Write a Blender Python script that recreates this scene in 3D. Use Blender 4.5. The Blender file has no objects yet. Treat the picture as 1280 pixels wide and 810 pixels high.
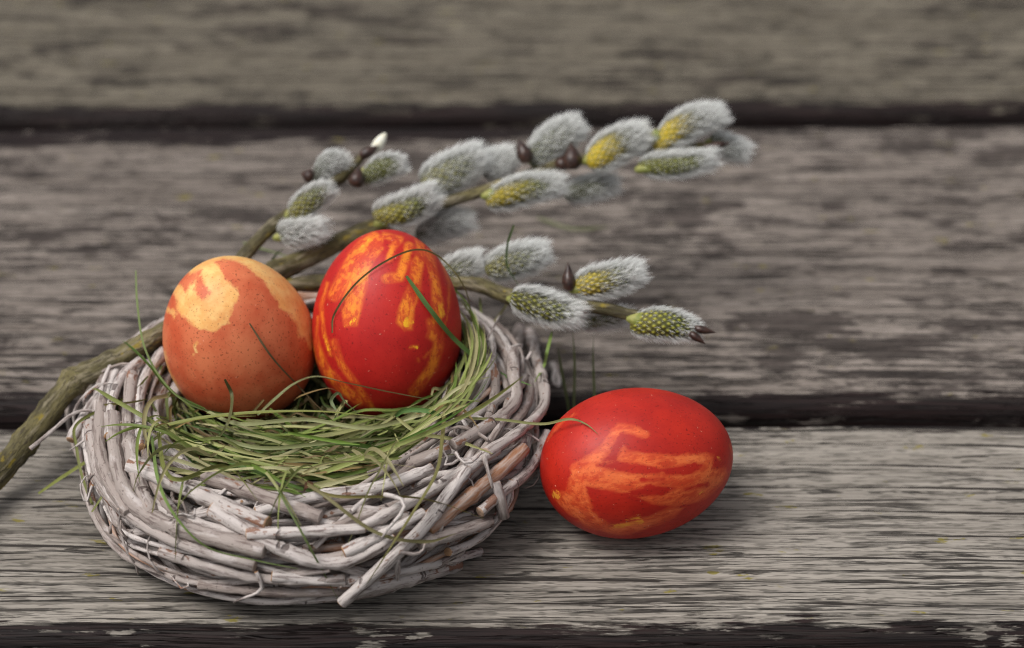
import bpy, math, random
import numpy as np
from mathutils import Vector, Matrix

# ------------------------------------------------------------------ camera, sky, sun, exposure
S = bpy.context.scene
COL = S.collection
R_ = math.radians
PITCH = R_(35); FPX = 2667.0; DIST = 0.635          # metres; 1280-px frame
RIGHT = Vector((1, 0, 0)); FWD = Vector((0, math.cos(PITCH), -math.sin(PITCH))); UP = Vector((0, math.sin(PITCH), math.cos(PITCH)))
CAM = -(RIGHT * ((395 - 640) / FPX * DIST) + UP * (-(590 - 405) / FPX * DIST) + FWD * DIST)
cd = bpy.data.cameras.new('camera'); cam = bpy.data.objects.new('camera', cd); COL.objects.link(cam)
cam.matrix_world = Matrix.Translation(CAM) @ Matrix((RIGHT, UP, -FWD)).transposed().to_4x4()
cd.sensor_width = 36; cd.lens = FPX / 1280 * 36; cd.clip_start = 0.01; cd.clip_end = 50
cd.dof.use_dof = True; cd.dof.focus_distance = 0.592; cd.dof.aperture_fstop = 7.5
S.camera = cam

W = bpy.data.worlds.new('World'); S.world = W; W.use_nodes = True
wn = W.node_tree; bg = wn.nodes['Background']
sky = wn.nodes.new('ShaderNodeTexSky'); sky.sky_type = 'NISHITA'; sky.sun_disc = False
SUN_EL, SUN_AZ = R_(62), R_(248)                      # high on the left, a little towards the viewer, behind thin cloud
sky.sun_elevation = SUN_EL; sky.sun_rotation = SUN_AZ; sky.air_density = 1.0; sky.dust_density = 6.0; sky.ozone_density = 1.0
hs = wn.nodes.new('ShaderNodeHueSaturation'); hs.inputs['Saturation'].default_value = 0.22   # overcast: grey cloud light
wn.links.new(sky.outputs[0], hs.inputs['Color']); wn.links.new(hs.outputs[0], bg.inputs['Color'])
bg.inputs['Strength'].default_value = 0.10
sl = bpy.data.lights.new('sun', 'SUN'); sl.energy = 1.5; sl.angle = R_(26); sl.color = (1, 0.97, 0.93)
so = bpy.data.objects.new('sun', sl); COL.objects.link(so)
sd = Vector((math.sin(SUN_AZ) * math.cos(SUN_EL), math.cos(SUN_AZ) * math.cos(SUN_EL), math.sin(SUN_EL)))
so.rotation_euler = (-sd).to_track_quat('-Z', 'Y').to_euler()
vs = S.view_settings; vs.view_transform = 'Standard'; vs.look = 'None'; vs.gamma = 1; vs.exposure = 0.36
S.cycles.max_bounces = 6; S.cycles.use_denoising = True; S.cycles.denoiser = 'OPENIMAGEDENOISE'; S.cycles.denoising_input_passes = 'RGB_ALBEDO_NORMAL'; S.cycles.denoising_prefilter = 'NONE'
S.cycles.use_adaptive_sampling = False; S.cycles.filter_width = 1.1

rng = np.random.default_rng(7); random.seed(7)

# ------------------------------------------------------------------ measuring helpers (photo estimate -> place)
def ray(u, v):
    return (FWD + RIGHT * ((u - 640) / FPX) - UP * ((v - 405) / FPX))
def P(u, v, z):
    d = ray(u, v); return CAM + d * ((z - CAM.z) / d.z)
def PY(u, v, y):
    d = ray(u, v); return CAM + d * ((y - CAM.y) / d.y)
def PD(u, v, dep):
    return CAM + ray(u, v) * dep
def pix(p):
    q = Vector(p) - CAM; d = q.dot(FWD); return 640 + FPX * q.dot(RIGHT) / d, 405 - FPX * q.dot(UP) / d
def depth(p): return (Vector(p) - CAM).dot(FWD)

# ------------------------------------------------------------------ mesh helpers
def mesh_np(name, verts, faces, mats, smooth=True, attrs=None, mat_idx=None):
    me = bpy.data.meshes.new(name)
    verts = np.asarray(verts, dtype=np.float32)
    if isinstance(faces, np.ndarray):
        n, k = faces.shape
        me.vertices.add(len(verts)); me.vertices.foreach_set('co', verts.ravel())
        me.loops.add(n * k); me.loops.foreach_set('vertex_index', faces.ravel().astype(np.int32))
        me.polygons.add(n); me.polygons.foreach_set('loop_start', np.arange(0, n * k, k, dtype=np.int32))
        me.update(calc_edges=True)
    else:
        me.from_pydata([tuple(map(float, v)) for v in verts], [], faces)
    for m in mats: me.materials.append(m)
    if smooth: me.polygons.foreach_set('use_smooth', np.ones(len(me.polygons), dtype=bool))
    if mat_idx is not None: me.polygons.foreach_set('material_index', np.asarray(mat_idx, dtype=np.int32))
    for k, a in (attrs or {}).items():
        a = np.asarray(a, dtype=np.float32)
        if a.ndim == 1:
            at = me.attributes.new(k, 'FLOAT', 'POINT'); at.data.foreach_set('value', a)
        else:
            at = me.attributes.new(k, 'FLOAT_VECTOR', 'POINT'); at.data.foreach_set('vector', a.ravel())
    me.update(); return me
def obj(name, me, parent=None, loc=None):
    o = bpy.data.objects.new(name, me); COL.objects.link(o)
    if parent is not None: o.parent = parent
    if loc is not None: o.location = loc
    return o
def thing(name, label, cat, loc=(0, 0, 0), group=None):
    o = obj(name, None, None, loc); o.empty_display_size = 0.01; tag(o, label, cat, group); return o
def tag(o, label, cat, group=None):
    o['label'] = label; o['category'] = cat
    if group: o['group'] = group
def chaikin(pts, n=2):
    for _ in range(n):
        q = [pts[0]]
        for a, b in zip(pts[:-1], pts[1:]):
            q.append(a * 0.75 + b * 0.25); q.append(a * 0.25 + b * 0.75)
        q.append(pts[-1]); pts = q
    return pts
def catmull(pts, n=6):
    p = [pts[0] * 2 - pts[1]] + list(pts) + [pts[-1] * 2 - pts[-2]]
    out = []
    for i in range(1, len(p) - 2):
        for j in range(n):
            t = j / n
            out.append(0.5 * ((2 * p[i]) + (p[i + 1] - p[i - 1]) * t + (2 * p[i - 1] - 5 * p[i] + 4 * p[i + 1] - p[i + 2]) * t * t + (3 * p[i] - p[i - 1] - 3 * p[i + 1] + p[i + 2]) * t ** 3))
    out.append(pts[-1]); return out
def arr(pts): return np.array([tuple(p) for p in pts], dtype=float)
def frames(p):
    t = np.gradient(p, axis=0); t /= np.linalg.norm(t, axis=1)[:, None] + 1e-12
    a = np.array([0.0, 0, 1]) if abs(t[0][2]) < .9 else np.array([1.0, 0, 0])
    n = np.cross(t[0], a); n /= np.linalg.norm(n); N = [n]
    for i in range(1, len(p)):
        n = N[-1] - t[i] * np.dot(N[-1], t[i]); n /= np.linalg.norm(n) + 1e-12; N.append(n)
    N = np.array(N); return t, N, np.cross(t, N)
def tube(name, p, rad, mats, sides=9, rough=0.0, cap=True):
    """one limb: mats[0] bark, mats[1] cut ends; attribute tc = (circle, circle, length)"""
    p = np.asarray(p, float); n = len(p); rad = np.broadcast_to(np.asarray(rad, float), (n,)).copy()
    t, N, B = frames(p)
    L = np.concatenate([[0], np.cumsum(np.linalg.norm(np.diff(p, axis=0), axis=1))])
    a = np.linspace(0, 2 * math.pi, sides, endpoint=False)
    rr = rad[:, None] * (1 + rough * rng.normal(size=(n, sides)) + rough * 3 * np.sin(2 * a[None] + rng.uniform(0, 6) + L[:, None] * 60))
    V = p[:, None] + rr[..., None] * (np.cos(a)[None, :, None] * N[:, None] + np.sin(a)[None, :, None] * B[:, None])
    tc = np.stack([np.cos(a)[None] * rad[:, None], np.sin(a)[None] * rad[:, None], np.repeat(L[:, None], sides, 1)], -1).reshape(-1, 3)
    V = V.reshape(-1, 3); F = []; mi = []
    for i in range(n - 1):
        for j in range(sides):
            k = (j + 1) % sides
            F.append((i * sides + j, i * sides + k, (i + 1) * sides + k, (i + 1) * sides + j)); mi.append(0)
    if cap:
        # rim slightly in, then a shallow dished end
        m1 = min(1, len(mats) - 1)
        for e, i, sgn in ((0, 0, -1), (1, n - 1, 1)):
            base = len(V)
            ring = p[i] + (V[i * sides:(i + 1) * sides] - p[i]) * 0.82 + t[i] * sgn * rad[i] * 0.16
            V = np.vstack([V, ring, [p[i] + t[i] * sgn * rad[i] * 0.08]])
            tc = np.vstack([tc, tc[i * sides:(i + 1) * sides] * [0.8, 0.8, 1], [[0, 0, L[i]]]])
            for j in range(sides):
                k = (j + 1) % sides
                q = (i * sides + j, i * sides + k, base + k, base + j); F.append(q if sgn > 0 else q[::-1]); mi.append(m1)
                q = (base + j, base + k, base + sides); F.append(q if sgn > 0 else q[::-1]); mi.append(m1)
    return mesh_np(name, V, F, mats, True, {'tc': tc}, mi)

# ------------------------------------------------------------------ material helpers
class NT:
    def __init__(s, name):
        s.m = bpy.data.materials.new(name); s.m.use_nodes = True; s.t = s.m.node_tree; s.b = s.t.nodes['Principled BSDF']; s.out = s.t.nodes['Material Output']
    def n(s, typ, **kw):
        x = s.t.nodes.new('ShaderNode' + typ)
        for k, v in kw.items(): setattr(x, k, v)
        return x
    def set(s, sock, v):
        if isinstance(v, bpy.types.NodeSocket): s.t.links.new(v, sock)
        elif hasattr(v, 'outputs'): s.t.links.new(v.outputs[0], sock)
        else:
            if isinstance(v, (tuple, list)) and len(v) == 3 and sock.type == 'RGBA': v = (*v, 1)
            sock.default_value = v
    def math(s, op, a, b=0.0, c=None, clamp=False):
        x = s.n('Math', operation=op); x.use_clamp = clamp; s.set(x.inputs[0], a); s.set(x.inputs[1], b)
        if c is not None: s.set(x.inputs[2], c)
        return x.outputs[0]
    def vmul(s, v, k, add=None):
        x = s.n('VectorMath', operation='MULTIPLY_ADD'); s.set(x.inputs[0], v); s.set(x.inputs[1], k); s.set(x.inputs[2], add if add is not None else (0, 0, 0)); return x.outputs[0]
    def noise(s, vec, scale=1.0, detail=4.0, rough=0.55, dist=0.0):
        x = s.n('TexNoise'); s.set(x.inputs['Vector'], vec); s.set(x.inputs['Scale'], scale); s.set(x.inputs['Detail'], detail); s.set(x.inputs['Roughness'], rough); s.set(x.inputs['Distortion'], dist); return x.outputs['Fac']
    def step(s, v, lo, hi):
        x = s.n('MapRange'); x.interpolation_type = 'SMOOTHSTEP'; s.set(x.inputs['Value'], v); s.set(x.inputs['From Min'], lo); s.set(x.inputs['From Max'], hi); return x.outputs[0]
    def mix(s, f, a, b, mode='MIX'):
        x = s.n('Mix', data_type='RGBA', blend_type=mode); s.set(x.inputs[0], f); s.set(x.inputs[6], a); s.set(x.inputs[7], b); return x.outputs[2]
    def attr(s, name, out='Vector'):
        x = s.n('Attribute', attribute_name=name); return x.outputs[out]
    def rand(s): return s.n('ObjectInfo').outputs['Random']
    def bump(s, h, strength, dist, normal=None):
        x = s.n('Bump'); s.set(x.inputs['Height'], h); s.set(x.inputs['Strength'], strength); s.set(x.inputs['Distance'], dist)
        if normal is not None: s.set(x.inputs['Normal'], normal)
        return x.outputs[0]
    def P(s, **kw):
        for k, v in kw.items(): s.set(s.b.inputs[k.replace('_', ' ')], v)

def plank_material(name, seed, base_hi, base_lo, stain_amt, edge_noise, back=0.0):
    T = NT(name)
    sx = T.n('SeparateXYZ'); T.set(sx.inputs[0], T.attr('pv'))
    x, f, bk = sx.outputs                                     # along, distance from front edge, distance from back edge
    def co(kx, ky, off): 
        c = T.n('CombineXYZ'); T.set(c.inputs[0], T.math('MULTIPLY', x, kx)); T.set(c.inputs[1], T.math('MULTIPLY', f, ky)); c.inputs[2].default_value = off + seed; return c.outputs[0]
    wob = T.noise(co(5, 40, 3.1), 1, 3)
    fw = T.math('MULTIPLY_ADD', wob, 0.004, f)
    def cow(kx, ky, off):
        c = T.n('CombineXYZ'); T.set(c.inputs[0], T.math('MULTIPLY', x, kx)); T.set(c.inputs[1], T.math('MULTIPLY', fw, ky)); c.inputs[2].default_value = off + seed; return c.outputs[0]
    fine = T.noise(cow(20, 760, 0.0), 1, 3, .7)
    mid = T.noise(cow(6, 230, 5.0), 1, 4, .7)
    blot = T.noise(co(36, 92, 9.0), 1, 5, .66)
    big = T.noise(co(7, 22, 12.0), 1, 3, .5)
    near = T.step(f, .040, .004)                               # the worn front of a plank shows coarser grain
    colr = T.mix(T.step(mid, .25, .75), base_lo, base_hi)
    colr = T.mix(T.math('MULTIPLY', T.step(big, .4, .7), .35), colr, tuple(c * 1.3 for c in base_hi))
    colr = T.mix(T.math('MULTIPLY', T.step(fine, .50, .64), .50), colr, tuple(c * .40 for c in base_lo))
    colr = T.mix(T.math('MULTIPLY', T.step(fine, .46, .34), .45), colr, tuple(min(1, c * 1.45) for c in base_hi))
    spk = T.noise(cow(110, 900, 7.0), 1, 2, .7)
    colr = T.mix(T.math('MULTIPLY', T.step(spk, .50, .60), .60), colr, tuple(c * .30 for c in base_lo))
    # growth-ring cracks that run nearly the whole length
    ringv = T.math('MULTIPLY_ADD', T.noise(co(2.2, 14, 18.0), 1, 3, .5), 1.1, T.math('MULTIPLY_ADD', x, 1.7, T.math('MULTIPLY', f, 98.0)))
    fr = T.math('ABSOLUTE', T.math('SUBTRACT', T.math('FRACT', T.math('MULTIPLY_ADD', T.noise(co(60, 200, 19.0), 1, 3), .07, ringv)), .5))
    thick = T.math('MULTIPLY_ADD', T.step(T.noise(co(18, 70, 22.0), 1, 4, .6), .40, .62), .048, .006)
    line = T.math('LESS_THAN', fr, thick)
    # shorter checks and dashes along the grain
    cn2 = T.noise(cow(9, 200, 25.0), 1, 3, .5)
    line2 = T.math('SUBTRACT', 1.0, T.step(T.math('ABSOLUTE', T.math('SUBTRACT', cn2, .5)), .004, .020))
    brk2 = T.step(T.noise(co(40, 130, 33.0), 1, 4, .6), .48, .58)
    chk = T.math('MULTIPLY', T.step(T.noise(cow(15, 620, 36.0), 1, 3, .65), .56, .61), T.step(T.math('MULTIPLY_ADD', near, .14, T.noise(co(22, 80, 38.0), 1, 5)), .46, .60))
    crack = T.math('MAXIMUM', line, T.math('MULTIPLY', T.math('MULTIPLY', line2, brk2), .85))
    crack = T.math('MAXIMUM', crack, T.math('MULTIPLY', chk, .85))
    # old dark brown paint left in blotches and round the edges
    sm = T.math('MULTIPLY_ADD', mid, .22, T.math('MULTIPLY_ADD', fine, .38, blot))
    sm = T.math('MULTIPLY_ADD', T.math('SUBTRACT', big, .5), .55, sm)
    stain = T.step(sm, 1.05 - stain_amt, 1.13 - stain_amt)
    en = T.noise(co(30, 170, 40.0), 1, 6, .65)
    en2 = T.noise(cow(26, 420, 43.0), 1, 4, .7)
    ef = T.math('MULTIPLY_ADD', T.math('SUBTRACT', en, .5), edge_noise, T.math('MULTIPLY_ADD', T.math('SUBTRACT', en2, .5), .016, f))
    eb = T.math('MULTIPLY_ADD', T.math('SUBTRACT', en, .5), edge_noise, T.math('MULTIPLY_ADD', T.math('SUBTRACT', en2, .5), .016, bk))
    eb = T.math('SUBTRACT', eb, T.math('MULTIPLY', T.step(T.math('MULTIPLY_ADD', T.noise(co(12, 5, 47.0), 1, 3), .12, x), .17, .08), back))
    paint = T.math('MAXIMUM', T.math('SUBTRACT', 1.0, T.step(ef, -.0015, .0005)), T.math('SUBTRACT', 1.0, T.step(eb, -.002, .0)))
    flake = T.step(T.math('MULTIPLY_ADD', fine, .25, T.noise(co(34, 150, 56.0), 1, 5, .65)), .72, .76)
    paint = T.math('MULTIPLY', paint, T.math('SUBTRACT', 1.0, T.math('MULTIPLY', flake, .8)))
    paint = T.math('MAXIMUM', paint, T.math('MULTIPLY', stain, .72))
    pcol = T.mix(T.step(fine, .40, .62), (.018, .0098, .0092), (.006, .0038, .0038))
    colr = T.mix(paint, colr, pcol)
    # lichen specks
    lm = T.math('MULTIPLY', T.step(T.noise(co(75, 190, 50.0), 1, 4, .6), .64, .69), T.step(T.noise(co(220, 520, 52.0), 1, 3), .40, .55))
    colr = T.mix(T.math("MULTIPLY", T.math("MULTIPLY", lm, .85), T.math("SUBTRACT", 1.0, paint)), colr, (.20, .165, .022))
    colr = T.mix(T.math('MULTIPLY', crack, T.math('SUBTRACT', .93, T.math('MULTIPLY', paint, .4))), colr, (.022, .018, .016))
    h = T.math('SUBTRACT', T.math('ADD', T.math('MULTIPLY', fine, .45), T.math('MULTIPLY', mid, .5)), T.math('MULTIPLY', crack, 1.3))
    h = T.math('ADD', h, T.math('MULTIPLY', paint, .25))
    T.P(Base_Color=colr, Roughness=T.math('SUBTRACT', .86, T.math('MULTIPLY', paint, .25)), Normal=T.bump(h, 1.0, .0012))
    T.b.inputs['Specular IOR Level'].default_value = .18
    return T.m

def twig_materials():
    T = NT('whitewashed_bark'); tc = T.attr('tc'); r = T.rand()
    ofs = T.n('CombineXYZ'); T.set(ofs.inputs[2], T.math('MULTIPLY', r, 37.0)); T.set(ofs.inputs[0], T.math('MULTIPLY', r, 11.0))
    def c(kx, kz): return T.vmul(tc, (kx, kx, kz), ofs.outputs[0])
    long_ = T.noise(c(850, 90), 1, 5, .7); pat = T.noise(c(330, 110), 1, 5, .6); pat2 = T.noise(c(190, 55), 1, 4, .6); sp = T.noise(c(900, 700), 1, 3, .6)
    wash = T.mix(T.step(r, .1, .9), (.54, .49, .465), (.29, .24, .215))
    colr = T.mix(T.math('MULTIPLY', T.step(long_, .48, .64), .85), wash, (.12, .085, .076))
    colr = T.mix(T.math('MULTIPLY', T.step(pat, .52, .70), .7), colr, (.57, .515, .495))
    colr = T.mix(T.math('MULTIPLY', T.step(T.math('MULTIPLY_ADD', sp, .25, pat2), .74, .78), .85), colr, (.20, .085, .045))
    colr = T.mix(T.math('MULTIPLY', T.step(sp, .62, .70), .6), colr, (.10, .07, .062))
    # ring cracks across the bark
    sz = T.n('SeparateXYZ'); T.set(sz.inputs[0], tc)
    wn_ = T.noise(c(120, 300), 1, 2)
    w = T.math('SINE', T.math('MULTIPLY_ADD', T.math('MULTIPLY_ADD', wn_, .009, sz.outputs[2]), 230.0, T.math('MULTIPLY', r, 20.0)))
    ring = T.math('MULTIPLY', T.step(w, .992, 1.0), T.step(T.noise(c(240, 75), 1, 2), .5, .58))
    colr = T.mix(T.math('MULTIPLY', ring, .8), colr, (.06, .04, .035))
    h = T.math('SUBTRACT', T.math('MULTIPLY_ADD', pat, .8, T.math('MULTIPLY', long_, .6)), ring)
    T.P(Base_Color=colr, Roughness=.82, Normal=T.bump(h, .8, .0007)); T.b.inputs['Specular IOR Level'].default_value = .25
    E = NT('broken_wood'); tc = E.attr('tc'); r = E.rand()
    n1 = E.noise(E.vmul(tc, (900, 900, 300)), 1, 4)
    c2 = E.mix(n1, (.50, .29, .14), (.16, .075, .04)); c2 = E.mix(E.step(r, .3, .7), c2, (.36, .30, .27))
    E.P(Base_Color=c2, Roughness=.8, Normal=E.bump(n1, .7, .0006))
    B = NT('bare_brown_wood'); tc = B.attr('tc')
    n1 = B.noise(B.vmul(tc, (1200, 1200, 140)), 1, 5)
    B.P(Base_Color=B.mix(B.step(n1, .35, .65), (.30, .135, .065), (.42, .32, .27)), Roughness=.75, Normal=B.bump(n1, .6, .0006))
    return T.m, E.m, B.m

def willow_bark():
    T = NT('willow_bark'); tc = T.attr('tc')
    n1 = T.noise(T.vmul(tc, (500, 500, 90)), 1, 5, .6); n2 = T.noise(T.vmul(tc, (120, 120, 60)), 1, 4); n3 = T.noise(T.vmul(tc, (1600, 1600, 260)), 1, 4, .65)
    c = T.mix(T.step(n2, .35, .68), (.050, .042, .017), (.175, .148, .062))
    c = T.mix(T.math('MULTIPLY', T.step(n1, .48, .62), .75), c, (.25, .215, .145))
    c = T.mix(T.math('MULTIPLY', T.step(n3, .50, .62), .8), c, (.035, .026, .015))
    li = T.step(T.noise(T.vmul(tc, (260, 260, 130), (3, 0, 0)), 1, 4), .60, .68)
    c = T.mix(T.math('MULTIPLY', li, .75), c, (.27, .20, .02))
    T.P(Base_Color=c, Roughness=.7, Normal=T.bump(T.math('ADD', n1, T.math('MULTIPLY', n3, .6)), .9, .0011)); T.b.inputs['Specular IOR Level'].default_value = .3
    return T.m

def egg_material(name, base_a, base_b, dye_a, dye_b, wax, crayon, speck, thr_noise, streak=(1, 1, 1)):
    """dye = distance (in shell units) inside the pale marks; wax = second mark"""
    T = NT(name); pc = T.attr('ec')                               # shell coordinates in metres
    d = T.attr('dye', 'Fac'); y = T.attr('wax', 'Fac')
    nb = T.noise(pc, 90, 5, .6); nf = T.noise(T.vmul(pc, tuple(850 * k for k in streak)), 1, 4, .7); ns = T.noise(pc, 1500, 2, .5); nm = T.noise(T.vmul(pc, tuple(260 * k for k in streak)), 1, 4, .6)
    base = T.mix(T.step(nb, .3, .7), base_a, base_b)
    base = T.mix(T.math('MULTIPLY', T.step(ns, .60, .70), speck), base, tuple(c * .3 for c in base_a))
    vo = T.n('TexVoronoi'); vo.feature = 'F1'; T.set(vo.inputs['Vector'], pc); vo.inputs['Scale'].default_value = 420
    pore = T.math('MULTIPLY', T.math('SUBTRACT', 1.0, T.step(vo.outputs['Distance'], .08, .16)), T.step(nm, .5, .6))
    base = T.mix(T.math('MULTIPLY', pore, min(1, speck * 1.3)), base, tuple(c * .3 for c in base_a))
    edge = T.math('ADD', d, T.math('ADD', T.math('MULTIPLY', T.math('SUBTRACT', nm, .5), thr_noise), T.math('MULTIPLY', T.math('SUBTRACT', nf, .5), thr_noise * .8)))
    m = T.math('MULTIPLY', T.step(edge, -.0005, .0008), T.math('MULTIPLY_ADD', T.step(nb, .35, .65), .28, .72))
    # the crayon skips over the shell's grain
    skip = T.math('MULTIPLY', T.step(T.math('ADD', T.math('MULTIPLY', nf, .6), T.math('MULTIPLY', nm, .5)), .50, .62), crayon)
    m = T.math('MULTIPLY', m, T.math('SUBTRACT', 1.0, skip), clamp=True)
    dye = T.mix(T.step(nm, .35, .65), dye_a, dye_b)
    dye = T.mix(T.math('MULTIPLY', T.step(ns, .62, .72), speck * .8), dye, tuple(c * .55 for c in base_a))
    c = T.mix(m, base, dye)
    wy = T.math('ADD', y, T.math('MULTIPLY', T.math('SUBTRACT', nf, .5), .004))
    c = T.mix(T.math('MULTIPLY', T.step(wy, 0, .0006), T.step(nm, .38, .55)), c, wax)
    # fine scuffs
    sc = T.noise(T.vmul(pc, (900, 300, 1200), (5, 5, 5)), 1, 3)
    c = T.mix(T.math('MULTIPLY', T.step(sc, .70, .73), .45), c, (.75, .42, .3))
    T.P(Base_Color=c, Roughness=T.math('MULTIPLY_ADD', nf, .15, .42), Normal=T.bump(T.math('ADD', nf, T.math('MULTIPLY', nm, .5)), .16, .0004))
    T.b.inputs['Specular IOR Level'].default_value = .33
    T.b.inputs['Subsurface Weight'].default_value = .06; T.b.inputs['Subsurface Radius'].default_value = (.004, .0015, .0008); T.b.inputs['Subsurface Scale'].default_value = 1.0
    return T.m

def grass_material():
    T = NT('grass_blade_material'); c = T.attr('col'); tc = T.attr('tc')
    st = T.noise(T.vmul(tc, (9000, 0, 120)), 1, 3); sp = T.noise(T.vmul(tc, (2500, 0, 900), (4, 4, 4)), 1, 3)
    base = T.mix(T.step(st, .35, .65), T.mix(.35, c, (.02, .03, .008)), c)
    base = T.mix(T.math('MULTIPLY', T.step(sp, .62, .7), .5), base, (.16, .10, .04))
    T.P(Base_Color=base, Roughness=.55); T.b.inputs['Specular IOR Level'].default_value = .3
    tr = T.n('BsdfTranslucent'); T.set(tr.inputs['Color'], base)
    mx = T.n('MixShader'); mx.inputs[0].default_value = .22
    T.t.links.new(T.b.outputs[0], mx.inputs[1]); T.t.links.new(tr.outputs[0], mx.inputs[2]); T.t.links.new(mx.outputs[0], T.out.inputs[0])
    return T.m

def fur_material():
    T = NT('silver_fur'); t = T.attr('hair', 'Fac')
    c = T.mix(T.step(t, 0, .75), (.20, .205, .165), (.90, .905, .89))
    d = T.n('BsdfDiffuse'); T.set(d.inputs[0], c); tr = T.n('BsdfTranslucent'); T.set(tr.inputs[0], c)
    mx = T.n('MixShader'); mx.inputs[0].default_value = .45
    T.t.links.new(d.outputs[0], mx.inputs[1]); T.t.links.new(tr.outputs[0], mx.inputs[2]); T.t.links.new(mx.outputs[0], T.out.inputs[0])
    T.t.nodes.remove(T.b); return T.m

def catkin_material():
    T = NT('catkin_core'); g = T.attr('green', 'Fac'); y = T.attr('yellow', 'Fac'); b = T.attr('floret', 'Fac')
    grey = T.mix(b, (.05, .05, .035), (.22, .23, .18)); grn = T.mix(b, (.022, .028, .006), (.36, .38, .03)); yel = T.mix(b, (.30, .24, .01), (.80, .54, .03))
    c = T.mix(y, T.mix(g, grey, grn), yel)
    T.P(Base_Color=c, Roughness=.7); return T.m
def simple(name, a, b, scale, rough, spec=.4, bump=.4):
    T = NT(name); co = T.n('TexCoord').outputs['Object']; n = T.noise(co, scale, 4, .6)
    T.P(Base_Color=T.mix(T.step(n, .35, .65), a, b), Roughness=rough, Normal=T.bump(n, bump, .0005)); T.b.inputs['Specular IOR Level'].default_value = spec; return T.m

# ------------------------------------------------------------------ the bench: three weathered planks
def plank_mesh(name, width, mat, x0=-.34, x1=.42, rad=.0065, thick=.034):
    prof = []                                                   # (y, z, f, b) ring, front at y=0
    def add(y, z, f, b): prof.append((y, z, f, b))
    nf = 26
    for i in range(nf + 1):
        t = i / nf; y = rad + (width - 2 * rad) * t; add(y, 0, y - rad, width - rad - y)
    for i in range(1, 8):
        a = i / 7 * math.pi / 2; add(width - rad + math.sin(a) * rad, -rad + math.cos(a) * rad, width, -a * rad)
    for z in (-.014, -.024, -thick): add(width, z, width, -.01 + (z + rad))
    for z in (-thick, -.024, -.014): add(0, z, -.01 + (z + rad), width)
    for i in range(7):
        a = (7 - i) / 7 * math.pi / 2; add(rad - math.sin(a) * rad, -rad + math.cos(a) * rad, -a * rad, width)
    n = len(prof); nx = 220; V = []; PV = []
    ph = rng.uniform(0, 6, 8)
    for i in range(nx + 1):
        x = x0 + (x1 - x0) * i / nx
        w1 = .0005 * math.sin(x * 23 + ph[0]) + .0003 * math.sin(x * 61 + ph[1]); w2 = .0005 * math.sin(x * 19 + ph[2]) + .0003 * math.sin(x * 71 + ph[3])
        for (y, z, f, b) in prof:
            k = y / width
            cup = -.0006 * math.sin(k * 9 + ph[4]) * .5
            V.append((x, y + w1 * (1 - k) + w2 * k, z + cup + .00025 * math.sin(x * 40 + y * 300 + ph[5]))); PV.append((x, f, b))
    F = []
    for i in range(nx):
        for j in range(n):
            k = (j + 1) % n; F.append((i * n + j, (i + 1) * n + j, (i + 1) * n + k, i * n + k))
    F.append(tuple(range(n))); F.append(tuple(nx * n + j for j in range(n - 1, -1, -1)))
    return mesh_np(name, V, F, [mat], True, {'pv': PV})
y3b = P(640, 526, 0).y; y3f = P(640, 778, 0).y - .0065
y2f = y3b + .0078; y2b = P(640, 156, -.001).y
y1f = y2b + .0075; y1b = y1f + .13
bench = thing('wooden_bench', 'weathered grey wooden bench of wide planks with dark brown paint on the edges', 'bench', (0, 0, 0))
for (yf, yb, rot, seed, hi, lo, st, en, zz) in (
        (y3f, y3b, .2, 3.0, (.300, .272, .238), (.185, .164, .140), .02, .018, 0),
        (y2f, y2b, .45, 61.0, (.245, .211, .186), (.136, .112, .096), .235, .026, 0),
        (y1f, y1b, .75, 117.0, (.178, .156, .122), (.105, .089, .067), .20, .018, 0.001)):
    pm = plank_material('weathered_wood', seed, hi, lo, st, en,   .010 if seed == 61.0 else 0.0)
    o = obj('plank', plank_mesh('plank', yb - yf, pm), bench, (0, yf, zz)); o.rotation_euler.z = R_(rot)
    o.location.y -= 0.058 * math.tan(R_(rot))

gt = simple('shaded_earth', (.035, .028, .02), (.06, .05, .035), 30, .95, .1)
g = obj('ground', mesh_np('ground', [(-6, -6, -.45), (6, -6, -.45), (6, 6, -.45), (-6, 6, -.45)], [(0, 1, 2, 3)], [gt], False)); g['kind'] = 'structure'  # unseen earth sheet, added to block sky light from beneath the bench

# ------------------------------------------------------------------ shells of the eggs and the nest, used to seat things on them
def egg_axis(ang, psi):
    """axis from its slant in the picture plane and its lean towards the viewer"""
    d = RIGHT * math.sin(ang) + UP * math.cos(ang)
    return (d * math.cos(psi) - FWD * math.sin(psi)).normalized()
EGGS = [dict(c=P(297, 420, .0385), a=.0268, b=.0221, k=.13, ax=egg_axis(R_(-12), R_(46))),
        dict(c=P(483.5, 406, .0412), a=.0286, b=.0219, k=.07, ax=egg_axis(R_(2), R_(20))),
        dict(c=P(796, 578, .0212), a=.0278, b=.0212, k=.05, ax=Vector((math.cos(R_(13)), math.sin(R_(13)), 0)))]
for e in EGGS:
    z = e['ax']; x = z.cross(FWD).normalized(); y = z.cross(x); e['rot'] = Matrix((x, y, z)).transposed()
NEST_R, NEST_A, NEST_B, NEST_Z = .0530, .0150, .0148, .0150
NEST_M = Matrix.Translation((0, 0, .0022)) @ Matrix.Rotation(R_(-2.6), 4, 'Y'); NEST_I = NEST_M.inverted()
def nest_f(p, grow=0.0):
    q = NEST_I @ p; r = math.hypot(q.x, q.y) - NEST_R
    return (r / (NEST_A + grow)) ** 2 + ((q.z - NEST_Z) / (NEST_B + grow)) ** 2 - 1
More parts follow.
